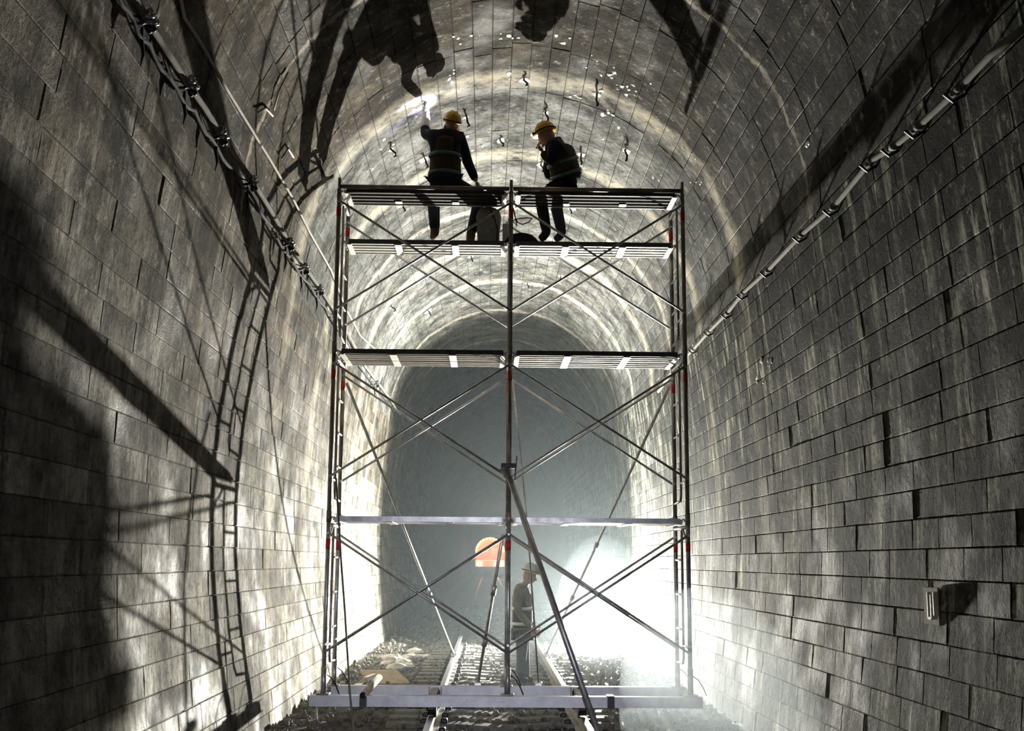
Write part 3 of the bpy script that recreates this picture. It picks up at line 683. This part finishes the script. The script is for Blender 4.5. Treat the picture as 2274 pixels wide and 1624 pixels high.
def worker(J, label, vest, helm, face, lampmat, tilt=0, gloveL=False, curlL=.5, curlR=.4, boots=M_BOOT, jacket=M_JACKET, trousers=M_TROUSER, bulk=1., tape=None):
    base = Vector(((J['footL']+J['footR'])/2)); base.z = min(J['footL'].z, J['footR'].z)-.05
    t = thing('worker', base, label, 'person')
    t.name = 'person'
    hip = J['hip']; ch = J['chest']; nk = J['neck']; lat = (J['shR']-J['shL']).normalized()
    # body: one continuous surface under the clothes, bare where they end
    V, E, R = [], [], []
    i0 = chain([hip, hip.lerp(ch, .5), ch, nk, J['head']-Vector((0, 0, .05))], [(.13, .09), (.12, .085), (.14, .09), .052, .05], V, E, R)
    for s in 'LR':
        sh, el, wr = J['sh'+s], J['el'+s], J['wr'+s]
        chain([sh, el, wr], [.05, .036, .026], V, E, R, 2)
        hp, kn, an = J['hp'+s], J['kn'+s], J['an'+s]
        chain([hp, kn, an], [.085, .055, .04], V, E, R, 0)
    for s, cu in (('L', curlL), ('R', curlR)): hand(J['wr'+s], J['el'+s], V, E, R, cu, 1 if s == 'L' else -1)
    vs, fs = skin(V, E, R); b_ = MB().add(vs, fs); hd = head_mesh(J['head'], face); b_.add(hd.v, hd.f)
    b_.build('body', M_SKIN, t, True)
    # jacket
    V, E, R = [], [], []
    ax = (ch-hip).normalized()
    chain([hip-ax*.10, hip+ax*.02, hip.lerp(ch, .5), ch, nk-ax*.0], [(.19, .15), (.18, .14), (.17, .14), (.19, .14), (.085, .085)], V, E, R)
    for s in 'LR': chain([J['sh'+s], J['sh'+s].lerp(J['el'+s], .5), J['el'+s], J['wr'+s].lerp(J['el'+s], .06)], [.085, .072, .062, .046], V, E, R, 3)
    R = [((q[0]*bulk, q[1]*bulk) if isinstance(q, tuple) else q*(1+(bulk-1)*.5)) for q in R]
    vs, fs = skin(V, E, R); MB().add(vs, fs).build('jacket', jacket, t, True)
    V, E, R = [], [], []
    V.append(hip+Vector((0, 0, .0))); R.append((.16, .125))
    for s in 'LR': chain([J['hp'+s], J['hp'+s].lerp(J['kn'+s], .5), J['kn'+s], J['kn'+s].lerp(J['an'+s], .5), J['an'+s]], [.105, .092, .078, .07, .06], V, E, R, 0)
    vs, fs = skin(V, E, R); MB().add(vs, fs).build('trousers', trousers, t, True)
    V, E, R = [], [], []
    chain([hip-ax*.06, hip+ax*.05, hip.lerp(ch, .5), ch-ax*.02, ch+ax*.07], [(.205*bulk, .165*bulk), (.195*bulk, .155*bulk), (.185*bulk, .152*bulk), (.19*bulk, .155*bulk), (.18*bulk, .15*bulk)], V, E, R)
    vs, fs = skin(V, E, R); ve = MB().add(vs, fs).build('vest', vest, t, True)
    fr = lat.cross(ax).normalized()
    bands = MB()
    for k in (.1, .6):
        c0_ = hip.lerp(ch, k); ring = []
        for a in range(33):
            an_ = 2*math.pi*a/32; ring.append(c0_+lat*math.cos(an_)*.178*bulk+fr*math.sin(an_)*.150*bulk)
        n = len(ring); bands.add([p-ax*.022 for p in ring]+[p+ax*.022 for p in ring]+[p+(p-c0_)*.05+ax*.022 for p in ring]+[p+(p-c0_)*.05-ax*.022 for p in ring], [(r_*n+i, r_*n+i+1, ((r_+1) % 4)*n+i+1, ((r_+1) % 4)*n+i) for r_ in range(4) for i in range(n-1)])
    bands.build('reflective_band', tape or M_TAPE, ve, True)
    for s in 'LR':
        an, ft = J['an'+s], J['foot'+s]
        V, E, R = [], [], []; chain([an+Vector((0, 0, .08)), an+Vector((0, 0, -.01)), an.lerp(ft, .5)+Vector((0, 0, -.015)), ft], [.056, .055, (.05, .045), (.047, .034)], V, E, R)
        vs, fs = skin(V, E, R); MB().add(vs, fs).build('boot', boots, t, True)
    if gloveL:
        V, E, R = [], [], []; el, wr = J['elL'], J['wrL']; hand(wr, el, V, E, R, curlL, 1); R = [((r[0]*1.2, r[1]*1.25) if isinstance(r, tuple) else r*1.22) for r in R]
        chain([wr.lerp(el, .8), wr.lerp(el, .4), wr], [.062, .055, .042], V, E, R)  # white cuff drawn long to paint the headlamp light on the forearm
        vs, fs = skin(V, E, R); MB().add(vs, fs).build('glove', M_GLOVE, t, True)
    lc = helmet(J['head']+Vector((0, 0, .015)), face, tilt, helm, t, lampmat=lampmat)
    return t, lc
# left worker, seated with back to us, left arm raised to the vault
YS = 12.45
J = dict(hip=at(988, 398, YS), chest=at(990, 318, YS+.02), neck=at(994, 298, YS+.03), head=at(1002, 284, YS+.05))
J.update(shL=at(962, 302, YS), shR=at(1022, 306, YS+.02), elL=at(940, 296, YS+.14), wrL=at(946, 248, YS+.20), elR=at(1036, 355, YS+.08), wrR=at(1058, 404, YS+.0),
         hpL=at(975, 410, YS+.02), hpR=at(1006, 410, YS+.02), knL=at(962, 436, YS+.38), knR=at(1066, 440, YS+.36), anL=at(966, 515, 12.80), anR=at(1046, 522, 12.72), footL=at(962, 531, 12.93), footR=at(1044, 536, 12.86))
J['elL'] = at(944, 300, YS+.12)
w1, lc1 = worker(J, 'person in helmet and vest seated with back turned, left arm raised to the vault', M_VEST, M_HELM, (-.45, .85, .3), M_LED, .1, True, .7, .3)
light('worker_headlamp_beam', 'SPOT', lc1+Vector((-.03, .0, .02)), 34, (.62, .60, 1), at(925, 232, 12.7)-lc1, .01, math.radians(84), .35)
# hand tool in raised hand
hp_ = at(942, 232, YS+.24)
ht = thing('hand_tool', hp_, 'small pale hand tool held against the vault by the raised hand', 'tool')
MB().tube([at(953, 250, YS+.22), at(936, 222, YS+.26)], .010, 8).build('tool_handle', M_WOOD, ht, True); MB().bevbox(at(935, 219, YS+.27), (.07, .03, .03), .005).build('tool_head', M_STEEL, ht)
# right worker, seated turned to the left
YS = 12.47
J = dict(hip=at(1258, 392, YS), chest=at(1244, 340, YS+.03), neck=at(1230, 313, YS+.04), head=at(1214, 305, YS+.05))
J.update(shL=at(1232, 326, YS-.14), shR=at(1240, 326, YS+.16), elL=at(1222, 362, YS-.14), wrL=at(1204, 336, YS-.06), elR=at(1215, 370, YS+.12), wrR=at(1222, 402, YS+.16),
         hpL=at(1252, 408, YS-.02), hpR=at(1258, 408, YS+.08), knL=at(1200, 440, YS+.22), knR=at(1232, 445, YS+.36), anL=at(1214, 516, 12.72), anR=at(1248, 518, 12.84), footL=at(1198, 532, 12.78), footR=at(1232, 534, 12.92))
w2, lc2 = worker(J, 'person in yellow helmet seated hunched and turned left, beside the middle post', M_VESTY, M_HELM, (-.85, .25, -.35), M_LEDO, .1, False, .9, .5, M_BLACK, bulk=1.16)
light('worker_headlamp_glow', 'SPOT', lc2+Vector((-.05, 0, 0)), 3, (1, .6, .25), (.3, .1, -1), .01, math.radians(120), .8)
# standing worker behind the scaffold
YS = 17.
J = dict(hip=at(1160, 1392, YS), chest=at(1160, 1325, YS), neck=at(1166, 1296, YS), head=at(1176, 1280, YS))
J.update(shL=at(1152, 1312, YS+.17), shR=at(1154, 1313, YS-.17), elL=at(1150, 1352, YS+.2), wrL=at(1184, 1392, YS+.16), elR=at(1148, 1355, YS-.22), wrR=at(1180, 1396, YS-.14),
         hpL=at(1160, 1408, YS+.09), hpR=at(1160, 1408, YS-.09), knL=at(1164, 1455, YS+.1), knR=at(1158, 1456, YS-.1), anL=at(1168, 1503, YS+.12), anR=at(1156, 1504, YS-.12), footL=at(1184, 1512, YS+.12), footR=at(1172, 1514, YS-.12))
w3, lc3 = worker(J, 'person standing on the track behind the scaffold in the haze, facing right', M_VESTY, M_HELMP, (.9, -.1, -.35), M_LEDO, .15, False, .5, .5, M_BLACK, plain('tan_jacket', (.20, .18, .14), .9), plain('grey_trousers', (.10, .11, .12), .9), 1.0, M_REFL)
light('standing_worker_headlamp', 'SPOT', lc3+Vector((.03, 0, 0)), 14, (1, .8, .55), (.3, -.2, -1), .01, math.radians(100), .8)
# ------------------------------------------------------------------ clutter on the planks
DZ = 4.985
sk = thing('woven_sack', (-.30, 12.66, DZ), 'grubby off-white woven sack standing on the plank beside the left-hand worker', 'sack')
MB().lathe([(.09, 0), (.115, .03), (.12, .12), (.13, .22), (.135, .30), (.12, .36), (.08, .40), (.05, .41)], Matrix.Translation((-.24, 12.70, DZ))@Matrix.Diagonal((1.05, .8, 1, 1)), 14).build('sack_body', M_SACK, sk, True)
MB().tube([(-.22, 12.60, DZ+.36), (-.17, 12.58, DZ+.24), (-.14, 12.57, DZ+.12), (-.15, 12.57, DZ)], .007, 5).build('sack_cord', M_BLACK, sk)
tn = thing('grey_tin', (-.03, 12.7, DZ), 'square grey tin standing behind the middle post', 'tin')
MB().bevbox((-.035, 12.72, DZ+.12), (.10, .10, .22), .01).build('tin_body', M_TIN, tn); MB().lathe([(.02, 0), (.02, .025)], Matrix.Translation((-.035, 12.72, DZ+.23)), 10).build('tin_cap', M_WHITE, tn)
co = thing('cable_coil', (.15, 12.7, DZ), 'dark heap of coiled cable on the plank right of the middle post', 'cable')
for k in range(7):
    rr = .20-.012*k; MB().tube([(.12+rr*1.0*math.cos(a), 12.72+rr*.62*math.sin(a), DZ+.012+.014*k+.006*math.sin(3*a+k)) for a in [math.pi*2*i/22 for i in range(23)]], .012, 6).build('cable_turn', M_BLACK, co, True)
MB().ball((.10, 12.74, DZ+.03), (.17, .10, .055), .05, 2, 9).build('cable_core', M_BLACK, co, True)
lp = [at(1140, 462, 12.3), at(1143, 480, 12.3), at(1150, 495, 12.3), at(1160, 498, 12.32), at(1172, 495, 12.36), at(1182, 485, 12.4), at(1170, 484, 12.4), at(1150, 486, 12.35), at(1138, 490, 12.3), at(1148, 502, 12.3), at(1142, 470, 12.28)]
tag(MB().tube(lp, .006, 6).build('wire_loop', M_BLACK, None, True), 'thin black wire loop hanging off the middle post under the top plank', 'wire')
for px, w_, wh in ((836, .035, 'left of the pair'), (861, .05, 'right of the pair')):
    p = at(px, 421, 12.4); q = thing('small_tool_box', (p.x, 12.4, 5.42), f'small dark tool box on the top plank, {wh}', 'box')
    MB().bevbox((p.x, 12.4, 5.455), (w_*2, .08, .075), .008).build('box_body', M_BLACK, q); MB().tube([(p.x-w_*.5, 12.4, 5.49), (p.x-w_*.3, 12.4, 5.505), (p.x+w_*.3, 12.4, 5.505), (p.x+w_*.5, 12.4, 5.49)], .005, 5).build('box_handle', M_DARKMET, q)
# ------------------------------------------------------------------ haze
def haze(name, a, b_, dens, label):
    o = MB().box(a, b_).build(name, None); t = bpy.data.materials.new(name); t.use_nodes = True; nt = t.node_tree; nt.nodes.clear()
    v = nt.nodes.new('ShaderNodeVolumeScatter'); v.inputs['Color'].default_value = (.80, .94, 1, 1); v.inputs['Density'].default_value = dens; v.inputs['Anisotropy'].default_value = .55
    out = nt.nodes.new('ShaderNodeOutputMaterial'); nt.links.new(v.outputs[0], out.inputs['Volume']); o.data.materials.append(t)
    return tag(o, label, 'haze', kind='stuff')
haze('dust_haze', (-2.9, 12.75, -.5), (3.1, 150, 7.3), HAZE, 'thin grey-blue dust haze hanging in the tunnel from the scaffold onward')

def billow(name, c, rad, dens, label, seed):
    b = MB().ball(c, rad, .0, 4, seed); o = b.build(name, None, None, True)
    m_ = bpy.data.materials['dust_haze'].copy(); m_.name = name; m_.node_tree.nodes['Volume Scatter'].inputs['Density'].default_value = dens; o.data.materials.append(m_)
    return tag(o, label, 'haze', kind='stuff')
for i, (k, d) in enumerate(((1, .0022), (.5, .006))):
    billow('flare_glow', (1.78, 21.3+.5*i, .5), (.72*k+.02, 4.6*k, 1.5*k), d, ['outer thin glow volume added around the floodlight', 'dense inner glow volume added around the floodlight'][i], 31+i)  # added volumes imitating the lens flare around the lamp
billow('drifting_dust_glow', (1.75, 11.0, .10), (.68, 3.4, 1.2), .045, 'pale veil of dust and added lamp glow low on the right by the trolley end', 41)  # dust veil thickened to carry the floodlight's glow
